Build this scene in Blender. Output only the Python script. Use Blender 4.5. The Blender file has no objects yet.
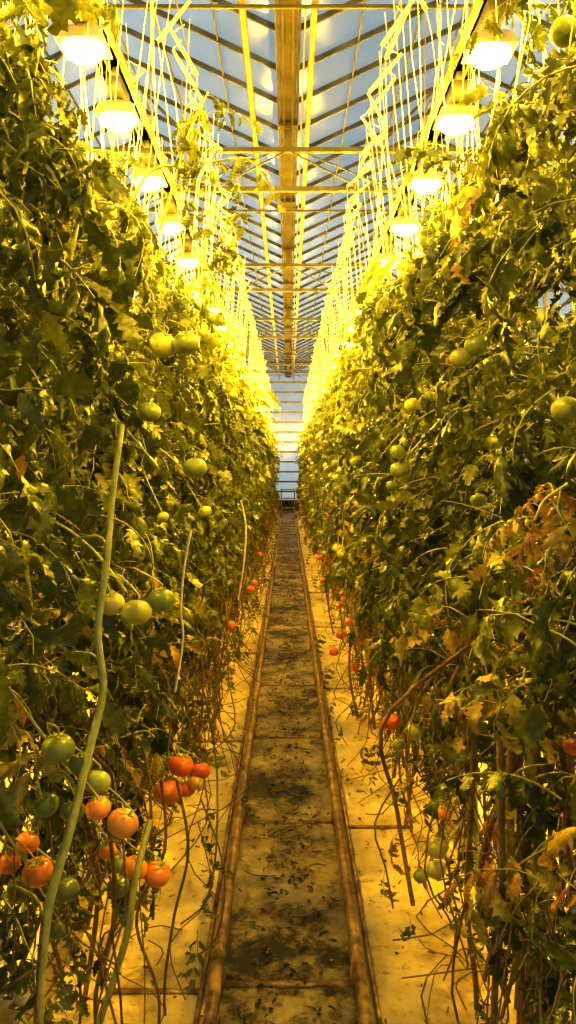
import bpy, math, random
import numpy as np
from mathutils import Vector
rnd=random.Random(7); R=np.random.RandomState(23)
scn=bpy.context.scene
scn.view_settings.view_transform='Standard'
scn.view_settings.look='None'
scn.view_settings.exposure=0.38
scn.view_settings.gamma=0.80
# ------------------------------------------------ camera
CAM=np.array([0,0,1.6]); F=800.0; PITCH=math.atan(44/F)
cd=bpy.data.cameras.new('camera'); cam=bpy.data.objects.new('camera',cd)
scn.collection.objects.link(cam); scn.camera=cam
cd.sensor_fit='VERTICAL'; cd.sensor_height=36; cd.lens=F/1024*36
cam.location=CAM; cam.rotation_euler=(math.pi/2-PITCH,0,0); cd.clip_end=300; cd.clip_start=0.05
def unp(px,py,d):
    xc=(px-288)/F; yc=-(py-512)/F
    v=np.array([xc, math.cos(PITCH)+yc*math.sin(PITCH), -math.sin(PITCH)+yc*math.cos(PITCH)])
    return CAM+v*(d/v[1])
# ------------------------------------------------ materials
def mat(name):
    m=bpy.data.materials.new(name); m.use_nodes=True
    nt=m.node_tree; return m,nt,nt.nodes['Principled BSDF'],nt.nodes['Material Output']
def N(nt,t,**k):
    n=nt.nodes.new(t)
    for a,b in k.items(): setattr(n,a,b)
    return n
def ramp(nt,stops,src=None):
    r=N(nt,'ShaderNodeValToRGB'); e=r.color_ramp.elements
    e[0].position,e[0].color=stops[0][0],(*stops[0][1],1); e[1].position,e[1].color=stops[-1][0],(*stops[-1][1],1)
    for p,c in stops[1:-1]:
        x=e.new(p); x.color=(*c,1)
    if src is not None: nt.links.new(src,r.inputs[0])
    return r
def noise(nt,scale,detail=4,rough=.55,vec=None):
    n=N(nt,'ShaderNodeTexNoise'); n.inputs['Scale'].default_value=scale; n.inputs['Detail'].default_value=detail; n.inputs['Roughness'].default_value=rough
    if vec is not None: nt.links.new(vec,n.inputs['Vector'])
    return n
def bump(nt,b,src,s=.3,d=.01):
    n=N(nt,'ShaderNodeBump'); n.inputs['Strength'].default_value=s; n.inputs['Distance'].default_value=d
    nt.links.new(src,n.inputs['Height']); nt.links.new(n.outputs[0],b.inputs['Normal'])
def simple(name,c1,c2,scale=20,rough=.6,metal=0,bs=.2,detail=5):
    m,nt,b,o=mat(name); g=N(nt,'ShaderNodeNewGeometry'); n=noise(nt,scale,detail,vec=g.outputs['Position'])
    r=ramp(nt,[(.3,c1),(.7,c2)],n.outputs[0]); nt.links.new(r.outputs[0],b.inputs['Base Color'])
    b.inputs['Roughness'].default_value=rough; b.inputs['Metallic'].default_value=metal
    if bs: bump(nt,b,n.outputs[0],bs)
    return m
def leafmat():
    m,nt,b,o=mat('tomato_leaf'); at=N(nt,'ShaderNodeAttribute',attribute_name='var')
    g=N(nt,'ShaderNodeTexCoord'); n=noise(nt,55,3,vec=g.outputs['Object'])
    r=ramp(nt,[(0,(.03,.05,.006)),(.35,(.095,.125,.012)),(.7,(.23,.25,.025)),(.86,(.44,.38,.06)),(.93,(.44,.24,.05)),(1,(.2,.08,.02))],at.outputs['Fac'])
    mx=N(nt,'ShaderNodeMix',data_type='RGBA',blend_type='MULTIPLY'); mx.inputs[0].default_value=.6
    r2=ramp(nt,[(.3,(.45,.5,.4)),(.65,(1.35,1.3,1.1))],n.outputs[0])
    nt.links.new(r.outputs[0],mx.inputs[6]); nt.links.new(r2.outputs[0],mx.inputs[7])
    nt.links.new(mx.outputs[2],b.inputs['Base Color']); b.inputs['Roughness'].default_value=.36
    bump(nt,b,n.outputs[0],.7,.007)
    t=N(nt,'ShaderNodeBsdfTranslucent'); nt.links.new(mx.outputs[2],t.inputs[0])
    ms=N(nt,'ShaderNodeMixShader'); ms.inputs[0].default_value=.2
    nt.links.new(b.outputs[0],ms.inputs[1]); nt.links.new(t.outputs[0],ms.inputs[2]); nt.links.new(ms.outputs[0],o.inputs[0])
    return m
def tomatomat():
    m,nt,b,o=mat('tomato_skin'); at=N(nt,'ShaderNodeAttribute',attribute_name='var')
    r=ramp(nt,[(0,(.13,.18,.03)),(.3,(.34,.40,.07)),(.5,(.62,.55,.12)),(.7,(.85,.36,.05)),(1,(.75,.16,.02))],at.outputs['Fac'])
    nt.links.new(r.outputs[0],b.inputs['Base Color']); b.inputs['Roughness'].default_value=.28
    return m
M_leaf=leafmat(); M_tom=tomatomat()
M_stem=simple('tomato_stem',(.30,.33,.06),(.52,.52,.13),40,.55)
M_dry=simple('dry_stem',(.12,.08,.03),(.32,.22,.08),30,.8)
M_str=simple('white_twine',(.7,.66,.45),(.85,.8,.6),50,.6,bs=0)
PM=[M_leaf,M_stem,M_tom,M_dry,M_str]
M_alu=simple('galvanised_steel',(.06,.055,.04),(.13,.12,.09),6,.5,.3)
M_dark=simple('roof_bar_steel',(.045,.05,.055),(.10,.105,.11),5,.5,.2)
M_gut=simple('gutter_metal',(.03,.022,.013),(.09,.065,.04),4,.6,.2)
M_pipe=simple('painted_pipe',(.22,.17,.06),(.38,.30,.12),8,.4,.1)
M_rust=simple('rusty_rail',(.18,.09,.03),(.70,.50,.2),22,.38,.3)
# ------------------------------------------------ mesh accumulator
class Acc:
    def __init__(s): s.v=[];s.q=[];s.m=[];s.a=[];s.n=0
    def add(s,v,q,m,a=0.0):
        v=np.asarray(v,float); q=np.asarray(q,int)
        s.v.append(v); s.q.append(q+s.n); s.m.append(np.full(len(q),m) if np.isscalar(m) else m)
        s.a.append(np.full(len(v),a) if np.isscalar(a) else a); s.n+=len(v)
    def mesh(s,name,mats,smooth=True):
        v=np.concatenate(s.v);q=np.concatenate(s.q);m=np.concatenate(s.m);a=np.concatenate(s.a)
        me=bpy.data.meshes.new(name); me.vertices.add(len(v)); me.vertices.foreach_set('co',v.astype(np.float32).ravel())
        me.loops.add(q.size); me.loops.foreach_set('vertex_index',q.astype(np.int32).ravel())
        me.polygons.add(len(q)); me.polygons.foreach_set('loop_start',np.arange(0,q.size,4,dtype=np.int32))
        me.polygons.foreach_set('material_index',m.astype(np.int32))
        me.polygons.foreach_set('use_smooth',np.full(len(q),smooth))
        at=me.attributes.new('var','FLOAT','POINT'); at.data.foreach_set('value',a.astype(np.float32))
        for x in mats: me.materials.append(x)
        me.update(calc_edges=True); return me
def obj(name,me,parent=None,loc=(0,0,0)):
    o=bpy.data.objects.new(name,me); scn.collection.objects.link(o); o.location=loc
    if parent: o.parent=parent
    return o
def empty(name): return obj(name,None)
def tube(acc,pts,r,m,sides=5,a=0.0):
    pts=np.asarray(pts,float); n=len(pts); r=np.full(n,r) if np.isscalar(r) else np.asarray(r)
    T=np.gradient(pts,axis=0); T/=np.linalg.norm(T,axis=1)[:,None]+1e-9
    if np.abs(T[:,2]).mean()>.6: ref=np.tile([[1.,0,0]],(n,1))
    else: ref=np.tile([[0,0,1.]],(n,1)) if np.abs(T[:,2]).max()<.97 else np.tile([[.3,.95,0.1]],(n,1))
    U=np.cross(T,ref);U/=np.linalg.norm(U,axis=1)[:,None]+1e-9; V=np.cross(T,U)
    an=np.arange(sides)*2*math.pi/sides
    v=pts[:,None,:]+r[:,None,None]*(np.cos(an)[None,:,None]*U[:,None,:]+np.sin(an)[None,:,None]*V[:,None,:])
    i=np.arange(n-1)[:,None]*sides; j=np.arange(sides)[None,:]; k=(j+1)%sides
    q=np.stack([i+j,i+k,i+sides+k,i+sides+j],-1).reshape(-1,4)
    acc.add(v.reshape(-1,3),q,m,a)
def smooth(P,n=20):
    P=np.asarray(P,float); out=[]
    m=len(P)
    for t in np.linspace(0,m-1,n):
        i=min(int(t),m-2);f=t-i
        p0=P[max(i-1,0)];p1=P[i];p2=P[i+1];p3=P[min(i+2,m-1)]
        out.append(.5*((2*p1)+(-p0+p2)*f+(2*p0-5*p1+4*p2-p3)*f*f+(-p0+3*p1-3*p2+p3)*f**3))
    return np.array(out)
def box(acc,c,s,m,a=0.0):
    c=np.array(c,float);s=np.array(s,float)/2
    v=np.array([[x,y,z] for x in(-1,1) for y in(-1,1) for z in(-1,1)])*s+c
    q=[[0,1,3,2],[4,6,7,5],[0,4,5,1],[2,3,7,6],[0,2,6,4],[1,5,7,3]]
    acc.add(v,q,m,a)
def beam(acc,p,q_,w,h,m):
    p=np.array(p,float);q_=np.array(q_,float);T=q_-p;T/=np.linalg.norm(T)
    up=np.array([0,0,1.]) if abs(T[2])<.9 else np.array([0,1.,0])
    U=np.cross(T,up);U/=np.linalg.norm(U);V=np.cross(U,T)
    v=[]
    for e in(p,q_):
        for a,b in((-1,-1),(1,-1),(1,1),(-1,1)): v.append(e+U*a*w/2+V*b*h/2)
    acc.add(v,[[0,1,5,4],[1,2,6,5],[2,3,7,6],[3,0,4,7],[0,3,2,1],[4,5,6,7]],m)
# ------------------------------------------------ leaves
def leaflet(L,W,curl,fold,n=11,roll=None):
    t=np.linspace(0,1,n)
    env=np.sin(math.pi*np.clip(t,0,1)**.72)**.75
    tooth=np.where(np.arange(n)%2==1,1.0,.55)*R.uniform(.85,1.12,n)
    w=W*env*tooth; w[0]=.001; w[-1]=.0008
    th=-curl*t+.25*np.sin(t*9+R.uniform(0,6)); ds=L/(n-1)
    x=np.concatenate([[0],np.cumsum(np.cos(th[:-1])*ds)]); z=np.concatenate([[0],np.cumsum(np.sin(th[:-1])*ds)])
    mid=np.stack([x,.04*L*np.sin(t*3+R.uniform(0,6)),z],1)
    sh=np.where(np.arange(n)%2==1,.06,-.015)*L
    if roll is None: roll=R.uniform(-1.3,1.4)
    vs=[mid]
    for sgn in(1,-1):
        f=fold+R.uniform(-.25,.25,n); wi=np.minimum(w*.55,W*env*.38)
        inn=mid+np.stack([0*t,sgn*wi*np.cos(f),wi*np.sin(f)],1)
        f2=f+roll+R.uniform(-.35,.35,n); wo=np.maximum(w-wi,.0004)
        e=inn+np.stack([sh*np.cos(th),sgn*wo*np.cos(f2),wo*np.sin(f2)+sh*np.sin(th)],1)
        vs+= [inn,e]
    v=np.concatenate(vs); q=[]
    for i in range(n-1):
        q+=[[i,i+1,n+i+1,n+i],[n+i,n+i+1,2*n+i+1,2*n+i],[i+1,i,3*n+i,3*n+i+1],[3*n+i+1,3*n+i,4*n+i,4*n+i+1]]
    return v,np.array(q)
def basis(D,U):
    D=D/np.linalg.norm(D); Y=np.cross(U,D); Y/=np.linalg.norm(Y)+1e-9; Z=np.cross(D,Y); return np.stack([D,Y,Z])
def compound(big=1.0,curly=1.0):
    a=Acc(); Rl=R.uniform(.22,.34)*big; n=9; t=np.linspace(0,1,n)
    a0=R.uniform(.1,.7); a1=R.uniform(-1.7,-.4); th=a0+(a1-a0)*t; ds=Rl/(n-1)
    x=np.concatenate([[0],np.cumsum(np.cos(th[:-1])*ds)]); z=np.concatenate([[0],np.cumsum(np.sin(th[:-1])*ds)])
    y=np.cumsum(R.uniform(-.008,.008,n)); P=np.stack([x,y,z],1)
    tube(a,P,np.linspace(.0028,.0013,n),1,4,.5)
    def put(tt,ang,L,dr):
        i=tt*(n-1); k=min(int(i),n-2); p=P[k]+(P[k+1]-P[k])*(i-k); T=P[k+1]-P[k]; T/=np.linalg.norm(T)
        Nn=np.array([-T[2],0,T[0]]); S=np.array([0,1.,0])
        D=math.cos(ang)*T+math.sin(ang)*S+np.array([0,0,-dr])+R.normal(0,.18,3)
        B=basis(D,Nn+R.normal(0,.4,3))
        v,q=leaflet(L,L*R.uniform(.26,.38),R.uniform(.2,1.7)*curly,R.uniform(-.3,.6))
        a.add((v+[.008,0,0])@B+p,q,0,0.0)
    for tt,s in((.34,.75),(.56,.95),(.78,.85)):
        for sg in(1,-1): put(tt+R.uniform(-.03,.03),sg*R.uniform(.8,1.3),R.uniform(.08,.12)*s*big,R.uniform(.1,.8))
    put(1,R.uniform(-.2,.2),R.uniform(.095,.13)*big,.2)
    for tt in(.45,.67,.88):
        for sg in(1,-1):
            if R.rand()<.55: put(tt,sg*1.3,R.uniform(.02,.045)*big,.3)
    return np.concatenate(a.v),np.concatenate(a.q),np.concatenate(a.m)
TPL=[compound() for _ in range(28)]
def rotm(az,tilt,roll):
    ca,sa=math.cos(az),math.sin(az);ct,st=math.cos(tilt),math.sin(tilt);cr,sr=math.cos(roll),math.sin(roll)
    Rz=np.array([[ca,-sa,0],[sa,ca,0],[0,0,1]]);Ry=np.array([[ct,0,-st],[0,1,0],[st,0,ct]]);Rx=np.array([[1,0,0],[0,cr,-sr],[0,sr,cr]])
    return Rz@Ry@Rx
KEEP=[]
def covered(v):
    if ((v[:,1]<1.3)&(np.abs(v[:,0])<.44)).any(): return True
    d=v-CAM; dep=d[:,1]; ok=dep>.3
    if not ok.any(): return False
    d=d[ok]; u=d[:,0]/d[:,1]; w=d[:,2]/d[:,1]; dep=d[:,1]
    K=KA
    near=(K[:,0]/K[:,1]>u.min()-.05)&(K[:,0]/K[:,1]<u.max()+.05)&(K[:,2]/K[:,1]>w.min()-.05)&(K[:,2]/K[:,1]<w.max()+.05)
    for (x,y,z,r) in K[near]:
        if ((np.hypot(u-x/y,w-z/y)<.68*r/y)&(dep<y+r)).any(): return True
    return False
def addleaf(acc,P,az,tilt,roll,s,var,check=False):
    v,q,m=TPL[R.randint(len(TPL))]
    v=(v*s)@rotm(az,tilt,roll).T+P
    if check and covered(v): return False
    acc.add(v,q,m,float(np.clip(var,0,1))); return True
# tomato
def cubesphere(n):
    vs=[];qs=[];k=0
    g=np.tan(np.linspace(-math.pi/4,math.pi/4,n+1))
    for ax in range(3):
        for sg in(-1,1):
            A,B=np.meshgrid(g,g,indexing='ij'); v=np.zeros((n+1,n+1,3))
            v[...,ax]=sg; v[...,(ax+1)%3]=A*sg; v[...,(ax+2)%3]=B
            v/=np.linalg.norm(v,axis=-1)[...,None]; vs.append(v.reshape(-1,3))
            i=np.arange(n)[:,None]*(n+1)+np.arange(n)[None,:]
            qs.append(np.stack([i,i+n+1,i+n+2,i+1],-1).reshape(-1,4)+k); k+=(n+1)**2
    return np.concatenate(vs),np.concatenate(qs)
CS={n:cubesphere(n) for n in(4,9)}
def tomato(acc,P,r,var,n=4,tilt=None):
    v,q=CS[n]; v=v.copy(); an=np.arctan2(v[:,1],v[:,0]); rr=np.hypot(v[:,0],v[:,1])
    z=v[:,2]*.86; top=np.exp(-(rr/.28)**2)*(v[:,2]>0)*.2; bot=np.exp(-(rr/.2)**2)*(v[:,2]<0)*.05
    z=z-top+bot; lob=1+.025*np.cos(5*an+R.uniform(0,6))*(rr)
    v=np.stack([v[:,0]*lob,v[:,1]*lob,z],1)*r
    M=rotm(R.uniform(0,6.3),R.uniform(-.5,.5) if tilt is None else tilt,R.uniform(-.4,.4))
    acc.add(v@M.T+P,q,2,var)
    for k in range(5):
        a=k*1.257+R.uniform(-.2,.2); t=np.linspace(0,1,4); L=r*R.uniform(.6,.85)
        x=t*L; zz=.68*r+np.array([.02,.16,.1,.22])*r; w=np.array([.12,.11,.07,.01])*r
        vv=np.concatenate([np.stack([x,w,zz],1),np.stack([x,-w,zz],1)])@rotm(a,0,0).T@M.T+P
        acc.add(vv,[[0,1,5,4],[1,2,6,5],[2,3,7,6]],1,.5)
    t0=np.array([0,0,.68*r])@M.T+P; t1=np.array([0,0,1.25*r])@M.T+P
    return t0,t1
def cluster(acc,base,n,r,vmean,nn=4):
    d=np.array([R.uniform(-.1,.1),R.uniform(-.1,.1),-.22])
    pts=smooth([base,base+[d[0]*.4,d[1]*.4,.02],base+d*.6,base+d],8); tube(acc,pts,.0035,1,4,.5)
    for i in range(n):
        f=.4+.6*i/max(n-1,1); p=base+d*f; a=i*2.4+R.uniform(0,1)
        P=p+np.array([math.cos(a)*r*1.05,math.sin(a)*r*1.05,-r*.7])
        t0,t1=tomato(acc,P,r*R.uniform(.85,1.1),float(np.clip(vmean+R.normal(0,.13),0,1)),nn)
        tube(acc,smooth([t0,t1,p],5),.002,1,4,.5)
# ------------------------------------------------ plant
def plant(acc,x0,y0,sg,nleaf=95,fruit=True,check=False,top=2.75,low=10,far=True,spill=.22,over=0.0,red=.4,dead=.015):
    """sg: direction towards the aisle (+1 / -1)"""
    ph=R.uniform(0,6.3)
    for s in range(2):
        bx=x0+R.uniform(-.12,.12); by=y0+R.uniform(-.15,.15)
        zs=[.12,.5,1.0,1.5,2.0,2.5,top+R.uniform(-.1,.1)]
        P=[[bx+R.normal(0,.03),by+R.normal(0,.035)-.25*(z<.3),z] for z in zs]
        tube(acc,smooth(P,26),np.linspace(.0085,.004,26),1,6,.5)
        tx=x0+sg*.2*(1 if s else -1)
        tube(acc,[P[4],[tx,by+R.uniform(-.1,.1),4.1]],.0022,4,3)
    for s in range(6):   # bare lowered stems near the ground
        y=y0+R.uniform(-.3,.3); x=x0+sg*R.uniform(-.15,.33)
        pts=smooth([[x,y,R.uniform(.0,.1)],[x+R.normal(0,.05),y+R.normal(0,.12),.35],[x+R.normal(0,.05),y+R.normal(0,.12),.7],[x0+R.normal(0,.06),y+R.normal(0,.1),1.1]],14)
        if not(check and covered(pts)): tube(acc,pts,R.uniform(.004,.009),3,5,.5)
    for s in range(12 if far else 22):   # hanging dry strands
        y=y0+R.uniform(-.25,.25); x=x0+sg*R.uniform(.0,.18+spill); z=R.uniform(.5,.95); l=R.uniform(.25,.7)
        pts=smooth([[x,y,z],[x+R.normal(0,.05),y+R.normal(0,.05),z-l*.4],[x+R.normal(0,.06),y+R.normal(0,.07),z-l*.75],[x+R.normal(0,.1),y+R.normal(0,.1),max(z-l,.02)]],10)
        if not(check and covered(pts)): tube(acc,pts,R.uniform(.0012,.003),3,4,.5)
        if R.rand()<.6: addleaf(acc,pts[6],R.uniform(0,6.3),-1.2,0,R.uniform(.3,.55),R.uniform(.3,.95),check)
    for i in range(nleaf):
        u=(i+R.rand())/nleaf; z=.66+(top-.66)*u**.94+R.normal(0,.04)
        face=R.rand()
        az=(0 if sg>0 else math.pi)+R.normal(0,.9)
        if face>.62: az+=math.pi
        off=R.uniform(-.02,.17)*(1 if face<=.62 else -1)+.06*math.sin(3.1*z+ph)
        taper=1.0 if z<2.2 else 1-.35*(z-2.2)/.6
        if z>2.0: off+=over*(z-2.0)
        P=np.array([x0+sg*off*taper,y0+R.uniform(-.27,.27),z])
        s=R.uniform(.7,1.25)*(.75+.25*taper)
        var=R.beta(2,2.4)*.8+ (.06 if z>2.3 else 0)
        if z<1.2 and R.rand()<.12: var=R.uniform(.78,.96)
        elif R.rand()<dead: var=R.uniform(.8,.93)
        addleaf(acc,P,az,R.uniform(-.8,.5),R.normal(0,.45),s,var,check)
    for i in range(low):  # stragglers at the bottom of the canopy
        P=np.array([x0+sg*R.uniform(-.1,spill),y0+R.uniform(-.27,.27),R.uniform(.25,.85)])
        addleaf(acc,P,R.uniform(0,6.3),R.uniform(-1.3,-.3),0,R.uniform(.35,.85),R.uniform(.05,.8),check)
    if fruit:
        for z,n,v,pr in((R.uniform(.62,.9),R.randint(1,4),.8,red),(R.uniform(1.0,1.4),R.randint(2,4),.2,.6),(R.uniform(1.6,2.3),R.randint(1,4),.3,.5)):
            if R.rand()<pr: cluster(acc,np.array([x0+sg*R.uniform(.26,.38),y0+R.uniform(-.2,.2),z]),n,.033,v)
# ------------------------------------------------ visible fruit
HT={ 'L':[[(112,604,13,.42),(137,612,15,.38),(161,600,14,.15)],
 [(58,748,17,.25),(97,782,14,.3),(80,764,12,.1),(46,805,13,.1),(123,823,16,.68),(98,808,13,.75),(72,812,12,.12)],
 [(38,872,16,.8),(65,890,15,.1),(20,890,14,.1),(28,842,12,.75),(55,930,11,.1)],
 [(168,792,15,.85),(181,765,13,.95),(201,771,10,.95),(187,789,9,.9),(196,783,8,.6)],
 [(118,887,12,.1),(135,868,13,.75),(157,874,14,.8),(120,864,10,.3),(108,851,9,.7)],
 [(185,912,9,.8)],[(186,343,13,.15),(163,345,14,.35)],[(195,468,12,.2),(205,512,7,.3)],[(163,517,6,.4),(150,412,11,.15)],[(230,708,6,.9),(236,716,5,.9)],[(8,862,13,.8)],[(175,827,6,.3),(152,815,7,.2)]],
 'R':[[(543,190,14,.38)],[(476,345,12,.2),(461,358,11,.38)],[(566,410,15,.35),(575,370,9,.4)],[(412,405,8,.42),(430,396,6,.25)],
 [(399,470,9,.32),(398,452,8,.3),(392,486,6,.2)],[(491,443,8,.35)],[(355,667,5,.95),(373,665,7,1),(334,652,5,.95)],[(391,722,9,.95),(414,732,9,.35),(399,745,7,.3)],
 [(493,830,11,.85)],[(437,848,11,.4),(436,870,10,.42),(421,876,8,.3)],[(572,747,9,.9)],[(450,985,10,.95)],[(473,828,8,.3),(442,812,7,.8)],[(447,690,7,.3),(435,690,5,.35)],[(478,500,8,.3)],[(565,32,15,.05)]]}
heroes=[]
for side in 'LR':
    for cl in HT[side]:
        sg=-1 if side=='L' else 1
        rmax=sorted([c[2] for c in cl])[-1]
        d0=F*.036/rmax
        xx=abs((cl[0][0]-288)/F)
        d0=min(max(d0,.40/xx if xx>0 else 9),.66/xx)
        L=[]
        for(px,py,r,c) in cl:
            d=d0+rnd.uniform(-.02,.05)
            p=unp(px,py,d); rr=r/F*d
            L.append((p,rr,c)); KEEP.append((p[0],p[1],p[2]-1.6,rr))
        heroes.append((sg,L))
stemL=[unp(*a) for a in((122,425,1.95),(112,500,1.9),(107,560,1.85),(98,630,1.8),(103,690,1.75),(88,755,1.68),(70,830,1.62),(50,900,1.58),(42,960,1.56),(38,1030,1.55),(36,1130,1.55),(36,1260,1.57))]
for i,p in enumerate(smooth(stemL[:10],60)):
    if not 12<i<17 and not 30<i<34: KEEP.append((p[0],p[1],p[2]-1.6,.007))
tw1=smooth([unp(*a) for a in((191,530,2.9),(184,570,2.9),(181,610,2.9),(183,640,2.9),(175,692,2.9))],24)
tw2=smooth([unp(*a) for a in((241,500,4.9),(246,530,4.9),(243,570,4.9),(238,600,4.9))],20)
for p in list(tw1)+list(tw2): KEEP.append((p[0],p[1],p[2]-1.6,.008))
for q in((548,505,1.6),(556,535,1.6),(540,520,1.6),(560,550,1.6)):
    p=unp(*q); KEEP.append((p[0],p[1],p[2]-1.6,.045))
LZ=3.34; LX=.85
ds=[1.2,2.2,3.44,4.12,5.0,5.9,6.9,7.9,9.0,10.1,11.3,12.5,13.8,15.2,16.6,18,19.5,21,22.6,24.3,26,27.8]
for sg in(-1,1):
    for d in ds[2:7]:
        KEEP.append((sg*LX,d,LZ-.05-1.6,.13))
KA=np.array(KEEP)
a=Acc(); tube(a,tw1,.0045,4,5); obj('support_twine',a.mesh('support_twine',PM))
a=Acc(); tube(a,tw2,.006,4,5); obj('support_twine.001',a.mesh('support_twine',PM))
ROWX=.80
for sg,L in heroes:
    a=Acc()
    c=np.mean([l[0] for l in L],axis=0); base=c+np.array([sg*.12,.06,.13]); node=np.array([sg*(ROWX-.1),base[1]+.05,base[2]+.08])
    if abs(node[0])<abs(base[0]): node[0]=base[0]+sg*.03
    tube(a,smooth([node,(node+base)/2+[0,0,.03],base,c+[sg*.03,.02,.03]],10),.004,1,5,.5)
    for(p,rr,col) in L:
        t0,t1=tomato(a,p,rr,col,9)
        tube(a,smooth([t0,t1,(t1+base)/2,c+[sg*.04,.03,.05]],8),.0022,1,4,.5)
    obj('tomato_cluster',a.mesh('tomato_cluster',PM))
# ------------------------------------------------ rows
rowL=empty('tomato_plant_row'); rowR=empty('tomato_plant_row'); rowLo=empty('tomato_plant_row'); rowRo=empty('tomato_plant_row')
for sg,row in((-1,rowL),(1,rowR)):
    y=.75
    while y<4.3:
        a=Acc(); plant(a,sg*(ROWX+R.uniform(-.05,.05)),y,-sg,nleaf=155,fruit=False,check=True,top=2.80+R.uniform(-.1,.14),low=34,far=False,spill=.26 if sg>0 else .34,over=.10,dead=.03 if sg>0 else .015)
        obj('tomato_plant',a.mesh('tomato_plant_near',PM),row); y+=.42
a=Acc(); SL=smooth(stemL,60); tube(a,SL,np.linspace(.0075,.0115,60),1,8,.5)
for k in(2,4,6,8,10):
    p=SL[k*5]; tube(a,smooth([p,p+[-.03,.05,.03],p+[-.1,.12,.02]],6),.004,1,5,.5)
st2=[unp(*q) for q in((150,820,2.1),(135,880,2.0),(128,930,1.95),(112,985,1.9),(95,1040,1.87),(85,1130,1.85))]
tube(a,smooth(st2,30),.009,1,7,.5)
for px in(470,498,522,530,545,560,574,515):
    d=R.uniform(1.75,2.3); tube(a,smooth([unp(px+R.uniform(-8,8),740,d),unp(px+R.uniform(-10,10),830,d),unp(px+R.uniform(-8,8),910,d+.02),unp(px+R.uniform(-10,10),1000,d),unp(px,1024+90,d+.03)],26),R.uniform(.006,.011),3,7,.5)
for px in(20,70,105,150,175):
    d=R.uniform(1.9,2.8); tube(a,smooth([unp(px+R.uniform(-12,12),780,d),unp(px+R.uniform(-15,15),850,d),unp(px+R.uniform(-15,15),920,d+.02),unp(px+R.uniform(-15,15),1000,d),unp(px,1024+60,d+.03)],26),R.uniform(.003,.006),3,6,.5)
def shoot(a,pts,d,nl,sc=.6,var=None):
    P=smooth([unp(x,y,d+dd) for x,y,dd in pts],26); tube(a,P,np.linspace(.006,.0025,26),1,5,.5)
    for i in range(nl):
        p=P[int(5+20*(i+.5)/nl)]; addleaf(a,p,R.uniform(0,6.3),R.uniform(-1.0,.2),R.normal(0,.3),sc*R.uniform(.6,1.1),R.uniform(.35,.75) if var is None else R.uniform(*var),var is None)
shoot(a,[(95,260,0),(125,215,0),(150,172,0),(185,165,.05),(225,160,.1),(252,158,.1)],2.5,15,.65)
shoot(a,[(160,230,0),(175,180,0),(190,130,0),(208,92,.0)],2.5,13,.6)
shoot(a,[(20,200,0),(30,130,0),(22,70,0),(15,20,0)],1.8,18,.8)
shoot(a,[(70,260,0),(80,200,0),(70,150,0),(60,120,0)],2.1,12,.75)
shoot(a,[(225,300,0),(205,260,0),(212,225,0),(235,215,.0)],3.3,8,.6)
shoot(a,[(520,200,0),(500,160,0),(490,140,0),(480,150,.0)],2.5,14,.6)
shoot(a,[(560,160,0),(545,120,0),(550,100,0),(575,90,.0)],2.0,16,.8)
shoot(a,[(470,260,0),(450,220,0),(440,200,0),(425,210,.0)],3.0,14,.65)
shoot(a,[(575,480,0),(560,490,-.02),(545,500,-.05),(535,520,-.05)],1.6,7,.5,(.86,.95))
shoot(a,[(575,520,0),(565,530,-.02),(552,545,-.05),(545,560,-.05)],1.6,5,.45,(.86,.95))
obj('tomato_vine',a.mesh('tomato_vine',PM))
VARS={}
for sg in(-1,1):
    VARS[sg]=[]
    for i in range(6):
        a=Acc(); plant(a,0,0,1,nleaf=115,fruit=True,top=2.62,low=20 if sg>0 else 26,spill=.24 if sg>0 else .34,red=.65 if sg>0 else .4); VARS[sg].append(a.mesh('tomato_plant_far',PM))
def inst(x,y,sg,row):
    V_=VARS[-sg]
    o=obj('tomato_plant',V_[R.randint(len(V_))],row,(x,y,0)); o.rotation_euler[2]=0 if sg>0 else math.pi
    o.scale=(R.uniform(.92,1.15),R.choice([-1,1])*R.uniform(.95,1.15),R.uniform(.95,1.05))
for sg,row in((-1,rowL),(1,rowR)):
    y=4.4
    while y<28.6: inst(sg*(ROWX+R.uniform(-.05,.05)),y,-sg,row); y+=.43
for sg,row in((-1,rowLo),(1,rowRo)):
    y=.6
    while y<28.6: inst(sg*2.55,y,-sg,row); y+=.70
M_bag=simple('grow_bag_film',(.6,.55,.4),(.75,.7,.5),5,.4)
for sg in(-1,1):
    for x in(.84,2.55):
        a=Acc(); y=.2
        while y<28.5:
            box(a,(sg*x,y+.5,.045),(.2,.97,.08),0); y+=1.0
        o=obj('grow_bag_row',a.mesh('grow_bag_row',[M_bag],False)); bv=o.modifiers.new('b','BEVEL'); bv.width=.02; bv.segments=2
# ------------------------------------------------ floor
def floormat():
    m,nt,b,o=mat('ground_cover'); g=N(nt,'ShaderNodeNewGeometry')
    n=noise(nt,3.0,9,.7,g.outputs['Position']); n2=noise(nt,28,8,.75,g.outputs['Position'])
    r=ramp(nt,[(.30,(.40,.28,.06)),(.46,(.82,.66,.22)),(.62,(.98,.84,.36))],n.outputs[0])  # yellow lamplight tinted into the white sheet's colour, along with brown dirt blotches
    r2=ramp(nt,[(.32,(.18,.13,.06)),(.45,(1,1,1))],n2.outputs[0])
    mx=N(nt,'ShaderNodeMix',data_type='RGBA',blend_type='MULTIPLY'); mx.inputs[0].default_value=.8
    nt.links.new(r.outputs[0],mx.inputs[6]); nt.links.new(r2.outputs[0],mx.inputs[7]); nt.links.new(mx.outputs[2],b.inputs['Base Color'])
    b.inputs['Roughness'].default_value=.35; bump(nt,b,n2.outputs[0],.4); return m
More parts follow.
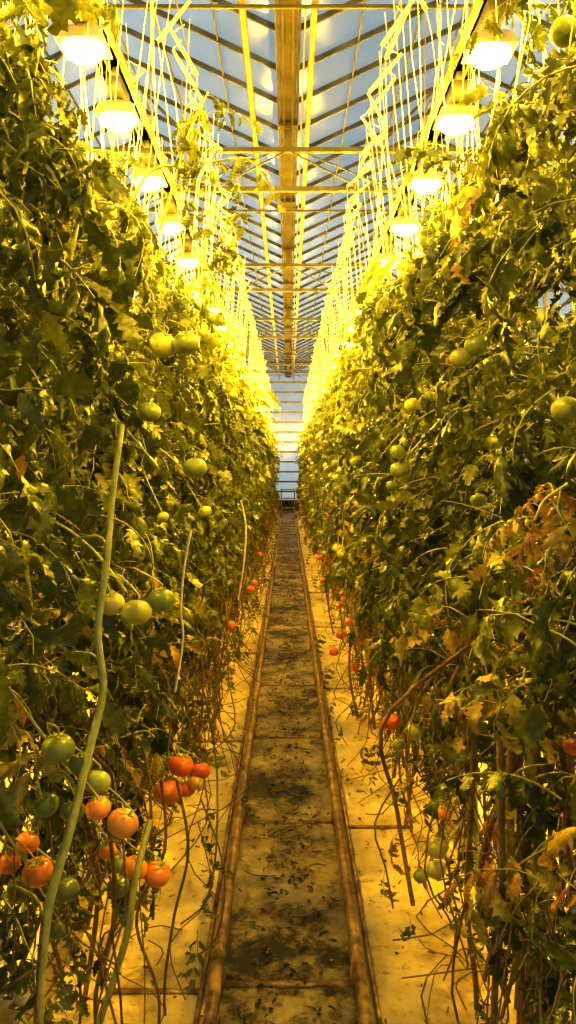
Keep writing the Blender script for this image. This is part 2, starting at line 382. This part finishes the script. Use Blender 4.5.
def pathmat():
    m,nt,b,o=mat('dirty_boards'); g=N(nt,'ShaderNodeNewGeometry')
    n=noise(nt,7,12,.8,g.outputs['Position']); n2=noise(nt,2.2,3,.5,g.outputs['Position'])
    ad=N(nt,'ShaderNodeMath',operation='ADD'); nt.links.new(n.outputs[0],ad.inputs[0])
    ml=N(nt,'ShaderNodeMath',operation='MULTIPLY'); nt.links.new(n2.outputs[0],ml.inputs[0]); ml.inputs[1].default_value=.7; nt.links.new(ml.outputs[0],ad.inputs[1])
    r=ramp(nt,[(.74,(.02,.017,.007)),(.80,(.15,.12,.035)),(.88,(.40,.32,.10)),(1,(.6,.5,.2))],ad.outputs[0])
    nt.links.new(r.outputs[0],b.inputs['Base Color']); b.inputs['Roughness'].default_value=.45; bump(nt,b,n.outputs[0],.5); return m
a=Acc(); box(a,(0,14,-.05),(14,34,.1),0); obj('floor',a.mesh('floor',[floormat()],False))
a=Acc(); y=-1.0
ys=[]
while y<28.6: ys.append(y); y+=1.12
for y in ys: box(a,(0,y+.56,.012),(.40,1.105,.024),0)
obj('walkway_boards',a.mesh('walkway_boards',[pathmat()],False))
a=Acc()
for sg in(-1,1):
    tube(a,[[sg*.215,-1,.085],[sg*.215,8,.085],[sg*.215,18,.085],[sg*.215,28.6,.085]],.020,0,12)
    for y in ys: box(a,(sg*.215,y+.0,.045),(.05,.03,.06),0)
    box(a,(sg*.262,13.8,.015),(.012,29.6,.03),0)
for y in ys: box(a,(0,y,.024),(.44,.022,.014),0)
for i,y in enumerate(ys):
    for sg in(-1,1):
        if (i+(sg>0))%2: box(a,(sg*.40,y,.004),(.28,.02,.008),0)
obj('pipe_rail_track',a.mesh('pipe_rail_track',[M_rust]))
a=Acc()
for i in range(5000):
    y=1.2+R.rand()**1.3*22; x=R.normal(0,.1) if R.rand()<.6 else R.uniform(-.75,.75)
    if abs(abs(x)-.215)<.04: continue
    v,q=leaflet(R.uniform(.008,.04),R.uniform(.004,.012),R.uniform(0,1.2),R.uniform(-.5,.5),n=6)
    a.add(v@rotm(R.uniform(0,6.3),R.uniform(-.1,.3),R.normal(0,.4)).T+[x,y,.034 if abs(x)<.2 else .008],q,0,R.uniform(.88,1) if R.rand()<.6 else .05)
for i in range(260):
    y=1.4+R.rand()*14; x=R.uniform(-.2,.2) if R.rand()<.3 else R.choice([-1,1])*R.uniform(.35,.75); an=R.uniform(0,6.3); l=R.uniform(.04,.2)
    tube(a,smooth([[x,y,.03],[x+math.cos(an)*l*.5,y+math.sin(an)*l*.5,.035],[x+math.cos(an+.5)*l,y+math.sin(an+.5)*l,.03]],6),.0022,3,4)
obj('leaf_litter',a.mesh('leaf_litter',PM))
# ------------------------------------------------ roof
GZ=5.0; SP=2.0; RISE=.93; Y0=-1; Y1=30
glass,nt,b,o=mat('roof_glass')
tr=N(nt,'ShaderNodeBsdfTransparent'); gl=N(nt,'ShaderNodeBsdfGlossy'); gl.inputs['Roughness'].default_value=.12; df=N(nt,'ShaderNodeBsdfDiffuse')
df.inputs[0].default_value=(.6,.65,.68,1); g=N(nt,'ShaderNodeNewGeometry'); n=noise(nt,.8,6,.6,g.outputs['Position'])
r=ramp(nt,[(.35,(.02,)*3),(.7,(.12,)*3)],n.outputs[0])
m1=N(nt,'ShaderNodeMixShader'); m2=N(nt,'ShaderNodeMixShader'); m2.inputs[0].default_value=.06
nt.links.new(r.outputs[0],m1.inputs[0]); nt.links.new(tr.outputs[0],m1.inputs[1]); nt.links.new(df.outputs[0],m1.inputs[2])
nt.links.new(m1.outputs[0],m2.inputs[1]); nt.links.new(gl.outputs[0],m2.inputs[2]); nt.links.new(m2.outputs[0],o.inputs[0])
a=Acc(); f=Acc()
for k in(-1,0,1):
    gx=4*k
    for sg in(-1,1):
        if abs(gx+sg*2)>6: continue
        rx=gx+sg*2
        a.add([[gx+sg*.1,Y0,GZ+.05],[rx,Y0,GZ+RISE],[rx,Y1,GZ+RISE],[gx+sg*.1,Y1,GZ+.05]],[[0,1,2,3]],0)
        y=Y0
        while y<Y1:
            beam(f,(gx+sg*.08,y,GZ+.02),(rx,y,GZ+RISE-.03),.022,.045,0); y+=.62
        beam(f,(rx-.0,Y0,GZ+RISE),(rx,Y1,GZ+RISE),.07,.07,0)
        for xx,zz in((1.15,.50),(.6,.25),(1.6,.72)): beam(f,(gx+sg*xx,Y0,GZ+zz),(gx+sg*xx,Y1,GZ+zz),.016,.02,0)
obj('ceiling',a.mesh('ceiling',[glass],False)); obj('roof_glazing_bars',f.mesh('roof_glazing_bars',[M_dark],False))
for k in(-1,0,1):
    a=Acc(); gx=4*k
    box(a,(gx,14.5,GZ-.02),(.15,31,.04),0)
    for sg in(-1,1):
        box(a,(gx+sg*.09,14.5,GZ+.03),(.02,31,.14),0); box(a,(gx+sg*.04,14.5,GZ-.055),(.015,31,.03),0)
    y=Y0
    while y<Y1: box(a,(gx,y,GZ-.06),(.18,.05,.03),0); y+=2.25
    obj('roof_gutter',a.mesh('roof_gutter',[M_gut],False))
a=Acc()
for x,z,r_ in((-.33,4.9,.028),(.19,4.9,.026),(.13,4.93,.008)):
    tube(a,[[x,Y0,z],[x,10,z],[x,20,z],[x,Y1,z]],r_,0,8)
obj('ceiling_pipes',a.mesh('ceiling_pipes',[M_pipe]))
for D in(-.9,3.6,8.1,12.6,17.1,21.6,26.1):
    a=Acc()
    for z in(4.74,4.36): beam(a,(-6,D,z),(6,D,z),.05,.045,0)
    if D>0: beam(a,(-6,D+2.25,4.86),(6,D+2.25,4.86),.02,.025,0)
    for gx in(-4,0,4):
        for s in(-1,1):
            if 0<D<25: beam(a,(gx,D,4.78),(gx+s*2,D+2.25,4.86),.012,.012,0)
    x=-6
    i=0
    while x<5.9:
        p=(x,D,4.36 if i%2 else 4.74); q=(x+.75,D,4.74 if i%2 else 4.36); beam(a,p,q,.016,.016,0); x+=.75; i+=1
    for gx in(-4,0,4): beam(a,(gx,D,4.74),(gx,D,GZ-.07),.08,.08,0)
    for rx in(-2,2):
        for s in(-1,1): beam(a,(rx,D,GZ+RISE-.05),(rx+s*1.1,D,4.78),.025,.025,0)
    for x in(-6,6): beam(a,(x,D,0),(x,D,4.9),.12,.12,0)
    obj('roof_truss',a.mesh('roof_truss',[M_alu],False))
# ------------------------------------------------ walls
def wall(name,p,q_,horizontal=.37,vert=3.0):
    a=Acc(); p=np.array(p,float);q_=np.array(q_,float); T=(q_-p); L=np.linalg.norm(T); T/=L
    up=np.array([0,0,1.]); a.add([p,q_,q_+up*GZ*1.18,p+up*GZ*1.18],[[0,1,2,3]],0)
    z=.35
    while z<5.9: beam(a,p+up*z,q_+up*z,.05,.06,1); z+=horizontal
    k=0
    while k<=L+.01: beam(a,p+T*k,p+T*k+up*5.9,.06,.06,1); k+=vert
    beam(a,p+up*.2,q_+up*.2,.1,.4,2)
    return obj(name,a.mesh(name,[glass,M_alu,M_gut],False))
wall('wall_back',(-6,Y1-.02,0),(6,Y1-.02,0),.37,2.4); wall('wall_left',(-6,Y0,0),(-6,Y1,0),1.2); wall('wall_right',(6,Y0,0),(6,Y1,0),1.2)
a=Acc()
for sg in(-1,1):
    for y in(28.75,29.3): box(a,(sg*.24,y,.45),(.04,.04,.8),0)
for z in(.15,.5,.82): box(a,(0,29.02,z),(.52,.6,.03),0)
for sg in(-1,1):
    for y in(28.8,29.25): box(a,(sg*.215,y,.07),(.04,.14,.14),0)
obj('harvest_cart',a.mesh('harvest_cart',[M_rust],False))
# ------------------------------------------------ lamps
lens,nt,b,o=mat('lamp_glare_bowl'); e=N(nt,'ShaderNodeEmission'); e.inputs[0].default_value=(1,.62,.045,1); e.inputs[1].default_value=34; nt.links.new(e.outputs[0],o.inputs[0])  # glowing bowl added under the hood; its size stands in for lamp glare
M_refl=simple('lamp_reflector',(.5,.43,.28),(.62,.54,.36),10,.3,.6,bs=0)
a=Acc()
def ring(z,x,y): return [[-x,-y,z],[x,-y,z],[x,y,z],[-x,y,z]]
V=ring(0,.10,.09)+ring(.04,.088,.08)+ring(.07,.06,.055)+ring(.08,.035,.035)
a.add(V,[[i*4+j,i*4+(j+1)%4,i*4+4+(j+1)%4,i*4+4+j] for i in range(3) for j in range(4)]+[[12,13,14,15]],0)
box(a,(0,.0,.12),(.07,.22,.08),2)
box(a,(0,.0,.19),(.025,.16,.06),2)
v,q=CS[9]; v=v.copy(); v[:,2]=np.where(v[:,2]>0,v[:,2]*.01,v[:,2]*.065); a.add(v*[.092,.082,1]+[0,0,.006],q,1)
LM=a.mesh('grow_lamp',[M_refl,lens,M_alu])
def bulb(n,e):
    L=bpy.data.lights.new(n,'POINT'); L.color=(1,.60,.03); L.energy=e; L.shadow_soft_size=.03; return L
LD=bulb('sodium_bulb',132); LD2=bulb('added_outer_bulb',300)
def lamp(x,y,z,ld):
    o=obj('grow_lamp',LM,None,(x,y,z)); l=bpy.data.objects.new('sodium_bulb',ld); scn.collection.objects.link(l); l.parent=o; l.location=(0,0,-.10)
for sg in(-1,1):
    for d in ds: lamp(sg*LX,d+(0 if sg<0 else .04),LZ+.01,LD)
    for d in(1.5,4,6.5,9,11.5,14,17,20,23,26): lamp(sg*2.5,d,LZ+.01,LD2)  # unseen outer-row lamps, added and made stronger to light floor and low foliage
    a=Acc()
    for x in(LX,2.5):
        box(a,(sg*x,14.2,LZ+.27),(.05,29,.09),0)
        box(a,(sg*x,14.2,LZ+.23),(.08,29,.01),0)
        y=.6
        while y<28.5: tube(a,[[sg*x,y,LZ+.32],[sg*x,y,4.74]],.004,0,4); y+=1.5
    obj('lamp_support_rail',a.mesh('lamp_support_rail',[M_pipe],False))
    a=Acc()
    for x in(.6,1.0):
        tube(a,[[sg*x,.3,4.1],[sg*x,10,4.1],[sg*x,20,4.1],[sg*x,28.8,4.1]],.004,0,4)
    obj('crop_wire',a.mesh('crop_wire',[M_alu]))
    a=Acc(); y=.8
    while y<28.5:
        for x in(.6,1.0):
            jx=R.uniform(-.03,.03); yy=y+R.uniform(-.1,.1); s2=1 if R.rand()<.8 else -1; s2*=sg; tl=R.uniform(.04,.10); zl=R.uniform(.14,.24)
            p0=np.array([sg*x+jx,yy,4.11])
            beam(a,p0+[-s2*tl,.0,-.05-zl],p0+[s2*tl,R.uniform(-.05,.05),-.05],.012,.018,4)
            tube(a,[p0,p0+[s2*tl,.0,-.05]],.003,4,4)
            tube(a,smooth([p0+[-s2*tl,0,-.05-zl],p0+[-s2*tl*.6+R.normal(0,.03),R.normal(0,.05),-.7],p0+[R.normal(0,.05),R.normal(0,.1),-1.3],p0+[R.normal(0,.05),R.normal(0,.1),-1.7]],8),.0018,4,3)
        y+=.27
    obj('twine_hooks',a.mesh('twine_hooks',PM))
# ------------------------------------------------ sky
w=bpy.data.worlds.new('dusk_sky'); scn.world=w; w.use_nodes=True; nt=w.node_tree; bg=nt.nodes['Background']
tc=N(nt,'ShaderNodeTexCoord'); mp=N(nt,'ShaderNodeMapping'); mp.inputs['Scale'].default_value=(1,1,2); nt.links.new(tc.outputs['Generated'],mp.inputs[0])
n=noise(nt,3,6,.55,mp.outputs[0]); r=ramp(nt,[(.35,(.24,.32,.37)),(.6,(.42,.52,.56))],n.outputs[0])
nt.links.new(r.outputs[0],bg.inputs[0]); bg.inputs[1].default_value=1.05
